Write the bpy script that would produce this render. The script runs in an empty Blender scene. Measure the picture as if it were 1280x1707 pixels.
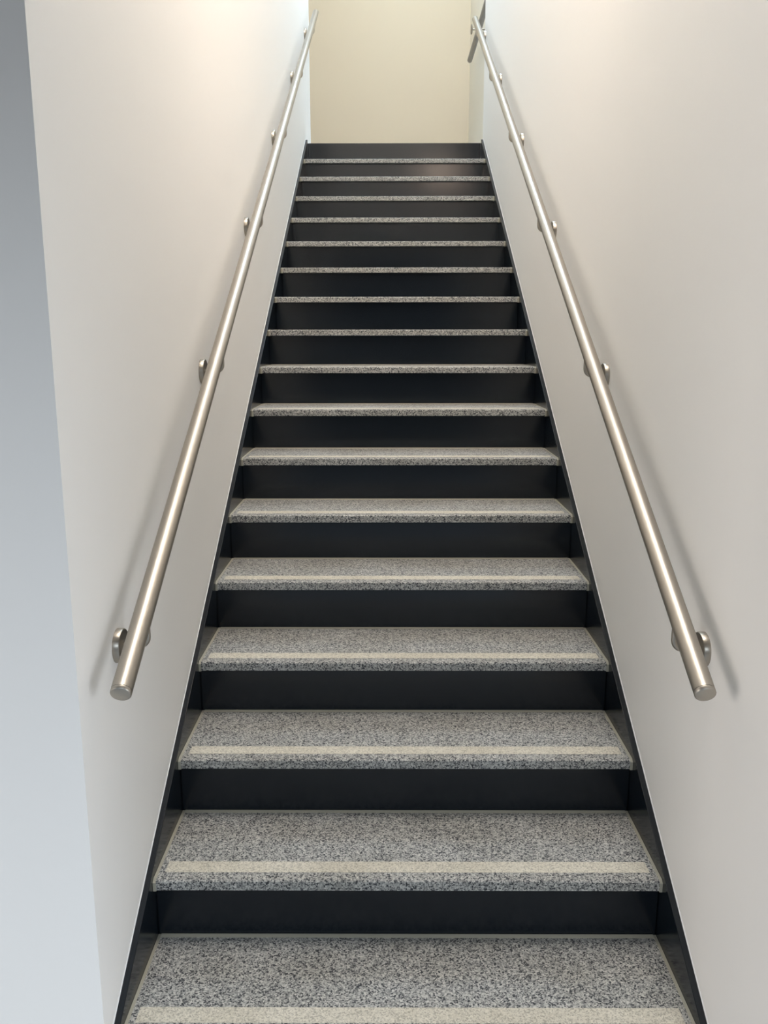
import bpy, bmesh, math, random
from mathutils import Vector, Matrix

C = bpy.context.scene
COL = C.collection

# ------------------------------------------------------------------ camera
CAM_Z = 1.634                      # eye height above the lower floor
F = Vector((-0.00402922, 0.97989197, -0.19948808))
R = Vector((0.99999188, 0.00393405, -0.00087345))
U = Vector((0.0000711, 0.19948998, 0.97989986))
cd = bpy.data.cameras.new('camera'); cam = bpy.data.objects.new('camera', cd); COL.objects.link(cam)
cd.sensor_fit = 'VERTICAL'; cd.sensor_height = 36.0; cd.sensor_width = 27.0
cd.lens = 36.0 * 1414.14 / 1707.0
cd.clip_start = 0.02
M = Matrix.Identity(4)
for i in range(3):
    M[i][0], M[i][1], M[i][2] = R[i], U[i], -F[i]
M[2][3] = CAM_Z
cam.matrix_world = M
C.camera = cam

# ------------------------------------------------------------------ light and exposure
w = bpy.data.worlds.new('world'); C.world = w; w.use_nodes = True
w.node_tree.nodes['Background'].inputs[0].default_value = (0.60, 0.78, 1.0, 1)
w.node_tree.nodes['Background'].inputs[1].default_value = 0.6

def area(name, loc, target, sx, sy, power, color, spread=180):
    l = bpy.data.lights.new(name, 'AREA'); l.shape = 'RECTANGLE'; l.size = sx; l.size_y = sy
    l.energy = power; l.color = color; l.spread = math.radians(spread)
    o = bpy.data.objects.new(name, l); COL.objects.link(o); o.location = loc
    o.rotation_euler = (Vector(target) - Vector(loc)).to_track_quat('-Z', 'Y').to_euler()
    return o

# daylight through the high glazing of the hall behind the camera
area('hall_daylight', (0.6, -4.85, 4.0), (-0.3, 1.5, 0.7), 4.6, 2.1, 250, (0.76, 0.88, 1))
# glazed entrance doors on the right and an added warm fill on the left
area('entrance_daylight', (2.95, 0.0, 0.95), (-0.4, 1.3, 0.0), 1.9, 1.7, 14.5, (0.91, 0.95, 1), 84)
area('hall_left_fill_light', (-3.95, 0.2, 1.15), (0.69, 1.2, 0.1), 1.95, 1.95, 13.5, (1, 0.89, 0.8), 88)
# added cool fill over the stair head, standing in for daylight
area('stair_head_fill_light', (0.38, 6.75, 6.37), (0.38, 6.75, 0.0), 0.5, 1.3, 68, (0.62, 0.8, 1))
# stairwell luminaire high over the upper flight
area('stairwell_lamp_light', (0.05, 4.5, 6.34), (0.05, 4.5, 0.0), 0.9, 1.6, 10, (1, 0.96, 0.9))
# landing lamp on the left of the landing
area('landing_lamp_light', (-1.0, 7.9, 6.34), (-0.8, 7.9, 0.0), 0.5, 0.5, 4.0, (1, 0.8, 0.52))
# added fill over the stair foot, evens out walls and lower treads
area('stair_foot_fill_light', (0.18, 2.3, 6.34), (0.18, 2.3, 0.0), 0.6, 1.2, 74, (1, 0.94, 0.88))
# small warm lamp high on the right wall
area('wall_lamp_light', (0.58, 2.65, 3.42), (0.30, 3.2, 2.9), 0.12, 0.14, 4.2, (1, 0.76, 0.6), 150)

vs = C.view_settings
C.display_settings.display_device = 'sRGB'
vs.view_transform = 'Standard'; vs.look = 'None'; vs.gamma = 1.0; vs.use_curve_mapping = False
vs.exposure = 0.12

# ------------------------------------------------------------------ helpers
def new_mat(name):
    m = bpy.data.materials.new(name); m.use_nodes = True
    nt = m.node_tree; b = nt.nodes['Principled BSDF']
    return m, nt, b

def lin(c):
    return tuple(((v / 255 + 0.055) / 1.055) ** 2.4 if v > 10 else v / 255 / 12.92 for v in c) + (1,)

def obj(name, bm, m, parent=None, smooth=False, bevel=0, seg=2):
    me = bpy.data.meshes.new(name)
    bmesh.ops.recalc_face_normals(bm, faces=bm.faces[:])
    bm.to_mesh(me); bm.free()
    if m: me.materials.append(m)
    if smooth:
        for p in me.polygons: p.use_smooth = True
        me.set_sharp_from_angle(angle=math.radians(38))
    o = bpy.data.objects.new(name, me); COL.objects.link(o)
    if parent: o.parent = parent
    if bevel:
        bv = o.modifiers.new('bevel', 'BEVEL'); bv.width = bevel; bv.segments = seg; bv.limit_method = 'ANGLE'
    return o

def box(bm, x0, x1, y0, y1, z0, z1):
    v = [bm.verts.new(p) for p in ((x0,y0,z0),(x1,y0,z0),(x1,y1,z0),(x0,y1,z0),(x0,y0,z1),(x1,y0,z1),(x1,y1,z1),(x0,y1,z1))]
    for f in ((3,2,1,0),(4,5,6,7),(0,1,5,4),(1,2,6,5),(2,3,7,6),(3,0,4,7)):
        bm.faces.new([v[i] for i in f])

def prism(bm, poly, axis, a, b):
    """poly: 2D outline; axis 'z' -> (x,y) outline, axis 'x' -> (y,z) outline"""
    def P(p, t): return (p[0], p[1], t) if axis == 'z' else (t, p[0], p[1])
    lo = [bm.verts.new(P(p, a)) for p in poly]; hi = [bm.verts.new(P(p, b)) for p in poly]
    n = len(poly)
    bm.faces.new(lo[::-1]); bm.faces.new(hi)
    for i in range(n):
        bm.faces.new([lo[i], lo[(i+1) % n], hi[(i+1) % n], hi[i]])

def sweep(bm, pts, radii, n=16, caps=True):
    """round tube along pts with a radius per point"""
    pts = [Vector(p) for p in pts]
    if not hasattr(radii, '__len__'): radii = [radii] * len(pts)
    rings = []; prev = None
    for i, p in enumerate(pts):
        a = pts[max(i-1, 0)]; b = pts[min(i+1, len(pts)-1)]
        t = (b - a).normalized()
        if prev is None:
            ref = Vector((0, 0, 1)) if abs(t.z) < 0.9 else Vector((0, 1, 0))
            u = t.cross(ref).normalized()
        else:
            u = (prev - t * prev.dot(t)).normalized()
        prev = u; v = t.cross(u)
        rings.append([bm.verts.new(p + radii[i] * (math.cos(2*math.pi*k/n) * u + math.sin(2*math.pi*k/n) * v)) for k in range(n)])
    for r0, r1 in zip(rings, rings[1:]):
        for k in range(n):
            bm.faces.new([r0[k], r0[(k+1) % n], r1[(k+1) % n], r1[k]])
    if caps:
        bm.faces.new(rings[0][::-1]); bm.faces.new(rings[-1])

def empty(name, loc, label, cat, group=None):
    o = bpy.data.objects.new(name, None); COL.objects.link(o); o.location = loc
    o.empty_display_size = 0.1
    o['label'] = label; o['category'] = cat
    if group: o['group'] = group
    return o

def struct(name, bm, m, **k):
    o = obj(name, bm, m, **k); o['kind'] = 'structure'
    return o

# ------------------------------------------------------------------ materials
def wall_paint(name, rgb):
    m, nt, b = new_mat(name)
    tc = nt.nodes.new('ShaderNodeTexCoord'); n = nt.nodes.new('ShaderNodeTexNoise')
    n.inputs['Scale'].default_value = 260; n.inputs['Detail'].default_value = 3
    bp = nt.nodes.new('ShaderNodeBump'); bp.inputs['Strength'].default_value = 0.02; bp.inputs['Distance'].default_value = 0.002
    nt.links.new(tc.outputs['Object'], n.inputs['Vector']); nt.links.new(n.outputs['Fac'], bp.inputs['Height'])
    nt.links.new(bp.outputs['Normal'], b.inputs['Normal'])
    b.inputs['Base Color'].default_value = lin(rgb); b.inputs['Roughness'].default_value = 0.62
    b.inputs['Specular IOR Level'].default_value = 0.25
    return m
WHITE = wall_paint('white_wall_paint', (246, 244, 240))
CREAM = wall_paint('cream_wall_paint', (211, 195, 169))
GREYW = wall_paint('grey_wall_paint', (120, 120, 120))
CEILG = wall_paint('grey_ceiling_paint', (92, 92, 92))
SEAL_W = wall_paint('white_sealant', (244, 244, 242))
PALE = wall_paint('pale_cream_wall_paint', (242, 235, 219))

def granite(name, lo, hi, dark, contrast):
    m, nt, b = new_mat(name)
    L = nt.links.new
    tc = nt.nodes.new('ShaderNodeTexCoord'); oi = nt.nodes.new('ShaderNodeObjectInfo')
    ad = nt.nodes.new('ShaderNodeVectorMath'); ad.operation = 'ADD'
    sc = nt.nodes.new('ShaderNodeVectorMath'); sc.operation = 'SCALE'; sc.inputs['Scale'].default_value = 7.3
    cb = nt.nodes.new('ShaderNodeCombineXYZ')
    for i in range(3): L(oi.outputs['Random'], cb.inputs[i])
    L(cb.outputs[0], sc.inputs[0]); L(tc.outputs['Object'], ad.inputs[0]); L(sc.outputs[0], ad.inputs[1])
    # distorted grain cells
    nz = nt.nodes.new('ShaderNodeTexNoise'); nz.inputs['Scale'].default_value = 260; nz.inputs['Detail'].default_value = 2
    L(ad.outputs[0], nz.inputs['Vector'])
    mx = nt.nodes.new('ShaderNodeMix'); mx.data_type = 'VECTOR'; mx.inputs['Factor'].default_value = 0.006
    L(ad.outputs[0], mx.inputs[4]); L(nz.outputs['Color'], mx.inputs[5])
    vo = nt.nodes.new('ShaderNodeTexVoronoi'); vo.inputs['Scale'].default_value = 330; vo.inputs['Randomness'].default_value = 1
    L(mx.outputs[1], vo.inputs['Vector'])
    sp = nt.nodes.new('ShaderNodeSeparateColor'); L(vo.outputs['Color'], sp.inputs[0])
    rp = nt.nodes.new('ShaderNodeValToRGB'); cr = rp.color_ramp; cr.interpolation = 'LINEAR'
    cr.elements[0].position = 0.0; cr.elements[0].color = lin(dark)
    cr.elements[1].position = 1.0; cr.elements[1].color = lin(hi)
    e = cr.elements.new(0.16); e.color = lin(dark)
    e = cr.elements.new(0.30); e.color = lin(lo)
    e = cr.elements.new(0.62); e.color = lin(tuple((a + c) // 2 for a, c in zip(lo, hi)))
    L(sp.outputs[0], rp.inputs[0])
    # soft larger clouds of warm and cool grey
    n2 = nt.nodes.new('ShaderNodeTexNoise'); n2.inputs['Scale'].default_value = 5; n2.inputs['Detail'].default_value = 4
    L(ad.outputs[0], n2.inputs['Vector'])
    r2 = nt.nodes.new('ShaderNodeValToRGB')
    r2.color_ramp.elements[0].position = 0.3; r2.color_ramp.elements[0].color = (0.86, 0.84, 0.80, 1)
    r2.color_ramp.elements[1].position = 0.7; r2.color_ramp.elements[1].color = (1, 1, 1, 1)
    L(n2.outputs['Fac'], r2.inputs[0])
    mc = nt.nodes.new('ShaderNodeMix'); mc.data_type = 'RGBA'; mc.blend_type = 'MULTIPLY'; mc.inputs['Factor'].default_value = 1
    L(rp.outputs[0], mc.inputs[6]); L(r2.outputs[0], mc.inputs[7]); L(mc.outputs[2], b.inputs['Base Color'])
    b.inputs['Roughness'].default_value = 0.55
    b.inputs['Specular IOR Level'].default_value = 0.35
    bp = nt.nodes.new('ShaderNodeBump'); bp.inputs['Strength'].default_value = 0.15; bp.inputs['Distance'].default_value = 0.0006
    L(sp.outputs[0], bp.inputs['Height']); L(bp.outputs[0], b.inputs['Normal'])
    return m
GRANITE = granite('speckled_grey_granite', (128, 129, 128), (208, 207, 202), (52, 55, 60), 1)
STRIPG = granite('flamed_pale_granite', (198, 193, 179), (222, 217, 203), (172, 168, 156), 1)

def plain(name, rgb, rough, metal=0.0, spec=0.5, noise=0.0, coat=0.0):
    m, nt, b = new_mat(name)
    b.inputs['Base Color'].default_value = lin(rgb); b.inputs['Roughness'].default_value = rough
    b.inputs['Metallic'].default_value = metal; b.inputs['Specular IOR Level'].default_value = spec
    b.inputs['Coat Weight'].default_value = coat
    if noise:
        tc = nt.nodes.new('ShaderNodeTexCoord'); n = nt.nodes.new('ShaderNodeTexNoise')
        n.inputs['Scale'].default_value = 420; n.inputs['Detail'].default_value = 2
        bp = nt.nodes.new('ShaderNodeBump'); bp.inputs['Strength'].default_value = noise; bp.inputs['Distance'].default_value = 0.0005
        nt.links.new(tc.outputs['Object'], n.inputs['Vector']); nt.links.new(n.outputs['Fac'], bp.inputs['Height'])
        nt.links.new(bp.outputs['Normal'], b.inputs['Normal'])
        n2 = nt.nodes.new('ShaderNodeTexNoise'); n2.inputs['Scale'].default_value = 2.5; n2.inputs['Detail'].default_value = 4
        rr = nt.nodes.new('ShaderNodeMapRange'); rr.inputs['To Min'].default_value = rough - 0.05; rr.inputs['To Max'].default_value = rough + 0.07
        nt.links.new(tc.outputs['Object'], n2.inputs['Vector']); nt.links.new(n2.outputs['Fac'], rr.inputs['Value'])
        nt.links.new(rr.outputs[0], b.inputs['Roughness'])
    return m
NAVY = plain('dark_blue_black_steel_paint', (15, 22, 29), 0.19, spec=0.45, noise=0.05)
BEAD = plain('beige_grey_sealant', (168, 164, 148), 0.55, noise=0.05)
FLOORM = plain('pale_hall_floor', (176, 180, 184), 0.5, noise=0.05)
HOUSING = plain('white_lamp_housing', (230, 230, 228), 0.4, noise=0.02)

def steel(name, rgb, rough, aniso, along=(0, 1, 0)):
    m, nt, b = new_mat(name)
    L = nt.links.new
    tc = nt.nodes.new('ShaderNodeTexCoord'); mp = nt.nodes.new('ShaderNodeMapping')
    mp.inputs['Scale'].default_value = (30, 900, 30)           # grain rings round the tube
    n = nt.nodes.new('ShaderNodeTexNoise'); n.inputs['Scale'].default_value = 1.0; n.inputs['Detail'].default_value = 3
    L(tc.outputs['Object'], mp.inputs['Vector']); L(mp.outputs[0], n.inputs['Vector'])
    rr = nt.nodes.new('ShaderNodeMapRange'); rr.inputs['To Min'].default_value = rough - 0.05; rr.inputs['To Max'].default_value = rough + 0.06
    L(n.outputs['Fac'], rr.inputs['Value']); L(rr.outputs[0], b.inputs['Roughness'])
    b.inputs['Base Color'].default_value = lin(rgb); b.inputs['Metallic'].default_value = 1.0
    b.inputs['Anisotropic'].default_value = aniso
    return m
STEEL = steel('brushed_stainless_steel', (181, 175, 165), 0.38, 0.0)
STEEL_B = steel('bracket_stainless_steel', (170, 163, 152), 0.33, 0.0)
STEEL_G = steel('grey_rail_steel', (150, 150, 150), 0.42, 0.0)

# ------------------------------------------------------------------ key dimensions (metres, floor z = 0, camera at x = y = 0)
X0, W = 0.049, 1.248                # stair centre and tread width
RISE, GO, THK, OVER = 0.16792, 0.29126, 0.0272, 0.0249
Y2, Z2 = 1.85275, CAM_Z - 1.29824   # front edge and top of the second tread
NT = 17
def ny(i): return Y2 + (i - 2) * GO
def tz(i): return Z2 + (i - 2) * RISE
SLOPE = RISE / GO
def nose(y): return Z2 + (y - Y2) * SLOPE
XL, XR = -0.5913, 0.6902            # wall faces
IL, IR = X0 - W / 2 - 0.0005, X0 + W / 2 + 0.0005   # stringer inner faces
LAND = tz(18)
TOP = LAND + 3.4
YL0, YL1 = 1.5185, 6.99             # left wall: front corner, upper end
YR1 = 6.56                          # right wall: upper end
XREC = 0.783                        # recessed landing wall on the right
SOFF = 2.6                          # underside of the low hall ceiling
YF = 8.745                          # far cream wall

# ------------------------------------------------------------------ setting
bm = bmesh.new(); prism(bm, [(XL, YL0), (XL, YL1), (XL-0.15, YL1), (XL-0.15, YL0+0.15)], 'z', 0, TOP)
struct('wall_left', bm, WHITE)
bm = bmesh.new(); prism(bm, [(XL, YL0), (XL-0.15, YL0+0.15), (-4.0, YL0+0.15), (-4.0, YL0)], 'z', 0, SOFF)
struct('wall_front_left', bm, WHITE)
bm = bmesh.new(); prism(bm, [(XR, 1.15), (XR+0.2, 1.15), (XR+0.2, YR1), (XR, YR1)], 'z', 0, TOP)
struct('wall_right', bm, WHITE)
bm = bmesh.new(); prism(bm, [(XREC, YR1), (XR+0.2, YR1), (XR+0.2, YF), (XREC, YF)], 'z', LAND, TOP)
struct('wall_landing_right', bm, PALE)
bm = bmesh.new(); box(bm, -2.4, XR+0.2, YF, YF+0.15, LAND-0.3, TOP)
struct('wall_far', bm, CREAM)
bm = bmesh.new(); box(bm, -2.4, -2.25, YL1, YF, LAND, TOP)
struct('wall_landing_left', bm, CREAM)
bm = bmesh.new(); box(bm, -2.25, XL-0.15, YL1-0.15, YL1, LAND, TOP)
struct('wall_landing_front', bm, WHITE)
# hall behind the camera: low ceiling beside the stair, then a high space with clerestory glazing
HB, HT, SY = -5.0, 5.2, -2.0
bm = bmesh.new(); box(bm, -4.15, -4.0, HB, -0.8, 0, HT); box(bm, -4.15, -4.0, 1.2, YL0+0.15, 0, HT)
box(bm, -4.15, -4.0, -0.8, 1.2, 0, 0.25); box(bm, -4.15, -4.0, -0.8, 1.2, 2.25, HT)
struct('wall_hall_left', bm, WHITE)
bm = bmesh.new()                                            # back wall with the clerestory opening
box(bm, -4.15, 3.15, HB-0.15, HB, 0, 2.9); box(bm, -4.15, -1.75, HB-0.15, HB, 2.9, HT); box(bm, 2.95, 3.15, HB-0.15, HB, 2.9, HT); box(bm, -1.75, 2.95, HB-0.15, HB, 5.1, HT)
struct('wall_hall_back', bm, GREYW)
bm = bmesh.new(); box(bm, XR+0.2, 3.15, 1.15, 1.3, 0, SOFF)
struct('wall_hall_front_right', bm, WHITE)
bm = bmesh.new(); box(bm, 3.0, 3.15, HB, -1.0, 0, HT); box(bm, 3.0, 3.15, 1.0, 1.15, 0, HT); box(bm, 3.0, 3.15, -1.0, 1.0, 2.0, HT)
struct('wall_hall_right', bm, GREYW)
bm = bmesh.new(); box(bm, -4.15, 3.15, HB-0.15, YL0+0.6, -0.12, 0)
struct('floor', bm, FLOORM)
bm = bmesh.new(); box(bm, -2.25, XREC, 6.5378+0.012, YF, LAND-0.25, LAND)
struct('floor', bm, FLOORM)
bm = bmesh.new(); box(bm, -4.15, 3.15, SY, YL0-0.1, SOFF, TOP+0.12); box(bm, -4.15, 3.15, HB-0.15, SY, HT, HT+0.15)
struct('ceiling', bm, CEILG)  # unseen; low part shaped and darkened to shade the left wall strip
bm = bmesh.new(); box(bm, -4.15, 3.15, YL0-0.1, YL0, SOFF, TOP+0.12)
struct('wall_bulkhead', bm, WHITE)  # unseen white face, added so the upper risers reflect something bright
bm = bmesh.new(); box(bm, -2.4, XR+0.2, YL0, YF+0.15, TOP, TOP+0.12)
struct('ceiling', bm, WHITE)

# ------------------------------------------------------------------ staircase
stair = empty('staircase', (0, 0, 0), 'straight staircase of grey granite treads and dark blue-black steel between white walls', 'staircase')
stair.location = (X0, ny(1), 0)
OFF = Vector((X0, ny(1), 0))
def spart(name, bm, m, parent=None, **k):
    """part of the staircase, built in world coordinates"""
    bmesh.ops.translate(bm, verts=bm.verts[:], vec=-OFF)
    return obj(name, bm, m, parent or stair, **k)

HS = 0.015                          # stringer stands this far above the nose line
ys0, ys1 = ny(1) - 0.028, ny(18) + 0.012
for xi, xo, s in ((IL, XL + 0.0004, -1), (IR, XR - 0.0004, 1)):
    bm = bmesh.new()
    prism(bm, [(ys0, 0.0), (ys0, nose(ys0) + HS), (ys1, nose(ys1) + HS), (ys1, LAND - 0.30), (ys0 + 0.42, 0.0)], 'x', min(xi, xo), max(xi, xo))
    st = spart('stringer', bm, NAVY, bevel=0.0012)
    bm = bmesh.new()                # caulk line where the stringer meets the wall
    a = xo - s * 0.0016
    prism(bm, [(ys0, nose(ys0) + HS - 0.001), (ys0, nose(ys0) + HS + 0.005), (ys1, nose(ys1) + HS + 0.005), (ys1, nose(ys1) + HS - 0.001)], 'x', min(a, xo), max(a, xo))
    c = spart('caulk_line', bm, SEAL_W, st); c['label'] = 'thin white caulk line along the wall'

BW = 0.0075                         # sealant width at the tread ends
for i in range(1, NT + 1):
    y0, z1 = ny(i), tz(i); z0 = z1 - THK; y1 = ny(i + 1) + OVER - 0.001
    bm = bmesh.new()                # slab with a small arris along the nose
    prism(bm, [(y0, z0 + 0.0012), (y0, z1 - 0.003), (y0 + 0.003, z1), (y1, z1), (y1, z0), (y0 + 0.0012, z0)], 'x', X0 - W/2 + BW, X0 + W/2 - BW)
    tr = spart('tread', bm, GRANITE)
    bm = bmesh.new()                # pale flamed anti-slip band set into the slab
    box(bm, X0 - W/2 + 0.022, X0 + W/2 - 0.022, y0 + 0.034, y0 + 0.078, z1 - 0.004, z1 + 0.0006)
    s = spart('anti_slip_band', bm, STRIPG, tr); s['label'] = 'pale roughened granite band'
    bm = bmesh.new()                # sealant along both ends and the back
    for xa, xb in ((X0 - W/2, X0 - W/2 + BW), (X0 + W/2 - BW, X0 + W/2)):
        prism(bm, [(y0 - 0.0006, z0 - 0.002), (y0 - 0.0006, z1 - 0.006), (y0 + 0.010, z1 + 0.0008), (y1, z1 + 0.0014), (y1, z0), (y0 + 0.02, z0 - 0.0005)], 'x', xa, xb)
    prism(bm, [(y1 - 0.011, z1 - 0.001), (y1 - 0.011, z1 + 0.0002), (y1 - 0.002, z1 + 0.003), (y1, z1 + 0.003), (y1, z1 - 0.001)], 'x', X0 - W/2 + BW, X0 + W/2 - BW)
    s = spart('sealant_bead', bm, BEAD, tr); s['label'] = 'beige sealant along the tread ends and back'
for i in range(1, NT + 2):
    y = ny(i) + OVER
    zb = tz(i - 1) - THK if i > 1 else 0.0
    zt = tz(i) - THK - 0.0005 if i <= NT else tz(i)
    bm = bmesh.new()
    if i == NT + 1: box(bm, IL, IR, y, y + 0.012, zb, zt)
    else: prism(bm, [(IL, y + 0.007), (IL + 0.003, y + 0.007), (IL + 0.003, y), (IR - 0.003, y), (IR - 0.003, y + 0.007), (IR, y + 0.007), (IR, y + 0.012), (IL, y + 0.012)], 'z', zb, zt)
    spart('riser', bm, NAVY)

# ------------------------------------------------------------------ handrails
RT = 0.0212                         # tube radius
ST = 0.068                          # rail axis stands off the wall by this
dirv = Vector((0, 1, SLOPE)).normalized()
def bracket(parent, wall_x, s, y, z_axis, off, reach=ST, drop=0.092, ax=dirv):
    """J bracket: rod out of the wall disc, bent up under the tube. s = +1 when the room is on +x of the wall"""
    zc = z_axis - drop
    xa = wall_x + s * reach
    pts = [(wall_x + s * 0.004, y, zc), (xa - s * 0.020, y, zc)]
    for k in range(1, 7):
        a = k / 6 * math.pi / 2
        pts.append((xa - s * 0.020 + s * 0.020 * math.sin(a), y, zc + 0.020 * (1 - math.cos(a))))
    pts.append((xa, y, z_axis - RT * 1.05))
    bm = bmesh.new(); sweep(bm, pts, 0.0062, 12)
    bmesh.ops.translate(bm, verts=bm.verts[:], vec=-off)
    rod = obj('bracket', bm, STEEL_B, parent, smooth=True)
    bm = bmesh.new()
    sweep(bm, [(wall_x + s * t, y, zc) for t in (0.0, 0.0125, 0.0145, 0.0152)], [0.038, 0.038, 0.0368, 0.0345], 40)
    bmesh.ops.translate(bm, verts=bm.verts[:], vec=-off)
    obj('wall_disc', bm, STEEL_B, rod, smooth=True)
    bm = bmesh.new()                # saddle plate under the tube
    c = Vector((xa, y, z_axis)); n = 7
    up = Vector((0, 0, 1)); up = (up - ax * up.dot(ax)).normalized(); sd = ax.cross(up)
    grid = []
    for r_ in (RT + 0.0003, RT + 0.0028):
        for t in (-0.03, 0.03):
            grid.append([bm.verts.new(c + ax * t + r_ * (math.sin(a) * sd - math.cos(a) * up)) for a in [(-0.5 + k / (n-1)) * 1.1 for k in range(n)]])
    for k in range(n - 1):
        bm.faces.new([grid[0][k], grid[0][k+1], grid[1][k+1], grid[1][k]])
        bm.faces.new([grid[2][k], grid[2][k+1], grid[3][k+1], grid[3][k]])
        bm.faces.new([grid[0][k], grid[0][k+1], grid[2][k+1], grid[2][k]])
        bm.faces.new([grid[1][k], grid[1][k+1], grid[3][k+1], grid[3][k]])
    for k in (0, n - 1):
        bm.faces.new([grid[0][k], grid[1][k], grid[3][k], grid[2][k]])
    bmesh.ops.translate(bm, verts=bm.verts[:], vec=-off)
    obj('saddle', bm, STEEL_B, rod, smooth=True)
    return rod

def tube_with_caps(parent, A, B, mat, off, cap=0.009):
    A = Vector(A); B = Vector(B); d = (B - A).normalized()
    bm = bmesh.new()
    sweep(bm, [A + d * (cap + 0.0008), B - d * (cap + 0.0008)], RT, 48)
    bmesh.ops.translate(bm, verts=bm.verts[:], vec=-off)
    obj('rail_tube', bm, mat, parent, smooth=True)
    for P, q in ((A, d), (B, -d)):
        bm = bmesh.new()
        sweep(bm, [P + q * t for t in (0.0, 0.0006, 0.0022, cap, cap + 0.0006)], [RT - 0.0024, RT - 0.0012, RT - 0.0002, RT, RT - 0.0008], 48)
        bmesh.ops.translate(bm, verts=bm.verts[:], vec=-off)
        obj('end_cap', bm, mat, parent, smooth=True)

RH = 0.787
for wall_x, s, ya, yb, ys, label in (
        (XL,  1, 1.556, 6.80, [1.760 + k * 0.967 for k in range(6)], 'brushed stainless steel handrail on the left wall of the staircase'),
        (XR, -1, 1.556, 6.60, [1.752 + k * 0.953 for k in range(6)], 'brushed stainless steel handrail on the right wall of the staircase')):
    xa = wall_x + s * ST
    off = Vector((xa, ya, nose(ya) + RH))
    h = empty('handrail', off, label, 'handrail', 'stair handrails')
    tube_with_caps(h, (xa, ya, nose(ya) + RH), (xa, yb, nose(yb) + RH), STEEL, off)
    for y in ys:
        bracket(h, wall_x, s, y, nose(y) + RH, off)

# short level rail on the landing wall
xa = XREC - ST; zr = CAM_Z + 2.372
off = Vector((xa, 6.64, zr))
h = empty('handrail', off, 'short dull grey level handrail on the landing wall beyond the stair head', 'handrail')
tube_with_caps(h, (xa, 6.64, zr), (xa, 8.0, zr), STEEL_G, off)
yb = 7.25
bm = bmesh.new(); sweep(bm, [(XREC, yb, zr), (XREC - 0.122, yb, zr)], 0.0065, 12)
bmesh.ops.translate(bm, verts=bm.verts[:], vec=-off)
peg = obj('bracket', bm, STEEL_B, h, smooth=True)
bm = bmesh.new()
sweep(bm, [(XREC - t, yb, zr) for t in (0.120, 0.130, 0.132)], [0.034, 0.036, 0.033], 32)
bmesh.ops.translate(bm, verts=bm.verts[:], vec=-off)
obj('flange_disc', bm, STEEL_B, peg, smooth=True)

# ------------------------------------------------------------------ lamps (above the frame)
for (x, y, z, sx, sy, label) in ((0.05, 4.5, TOP, 0.96, 1.66, 'long white ceiling panel lamp over the upper flight'),
                                 (-1.0, 7.9, TOP, 0.56, 0.56, 'square white ceiling lamp over the left of the landing'),
                                 (0.18, 2.3, TOP, 0.66, 1.26, 'white ceiling panel around the added fill light over the stair foot')):  # this panel only houses the added stair foot fill
    l = empty('ceiling_lamp', (x, y, z), label, 'lamp')
    bm = bmesh.new(); t = 0.02
    box(bm, -sx/2, sx/2, -sy/2, -sy/2 + t, -0.06, 0); box(bm, -sx/2, sx/2, sy/2 - t, sy/2, -0.06, 0)
    box(bm, -sx/2, -sx/2 + t, -sy/2 + t, sy/2 - t, -0.06, 0); box(bm, sx/2 - t, sx/2, -sy/2 + t, sy/2 - t, -0.06, 0)
    obj('lamp_frame', bm, HOUSING, l)

l = empty('wall_lamp', (XR, 2.6, 3.42), 'small white wall lamp high on the right wall over the stair foot', 'lamp')
bm = bmesh.new(); prism(bm, [(0, -0.09), (0, 0.09), (-0.04, 0.09), (-0.085, -0.01), (-0.085, -0.09)], 'z', -0.1, -0.09)
box(bm, -0.03, 0, -0.09, 0.09, -0.1, 0.1)
obj('lamp_housing', bm, HOUSING, l)
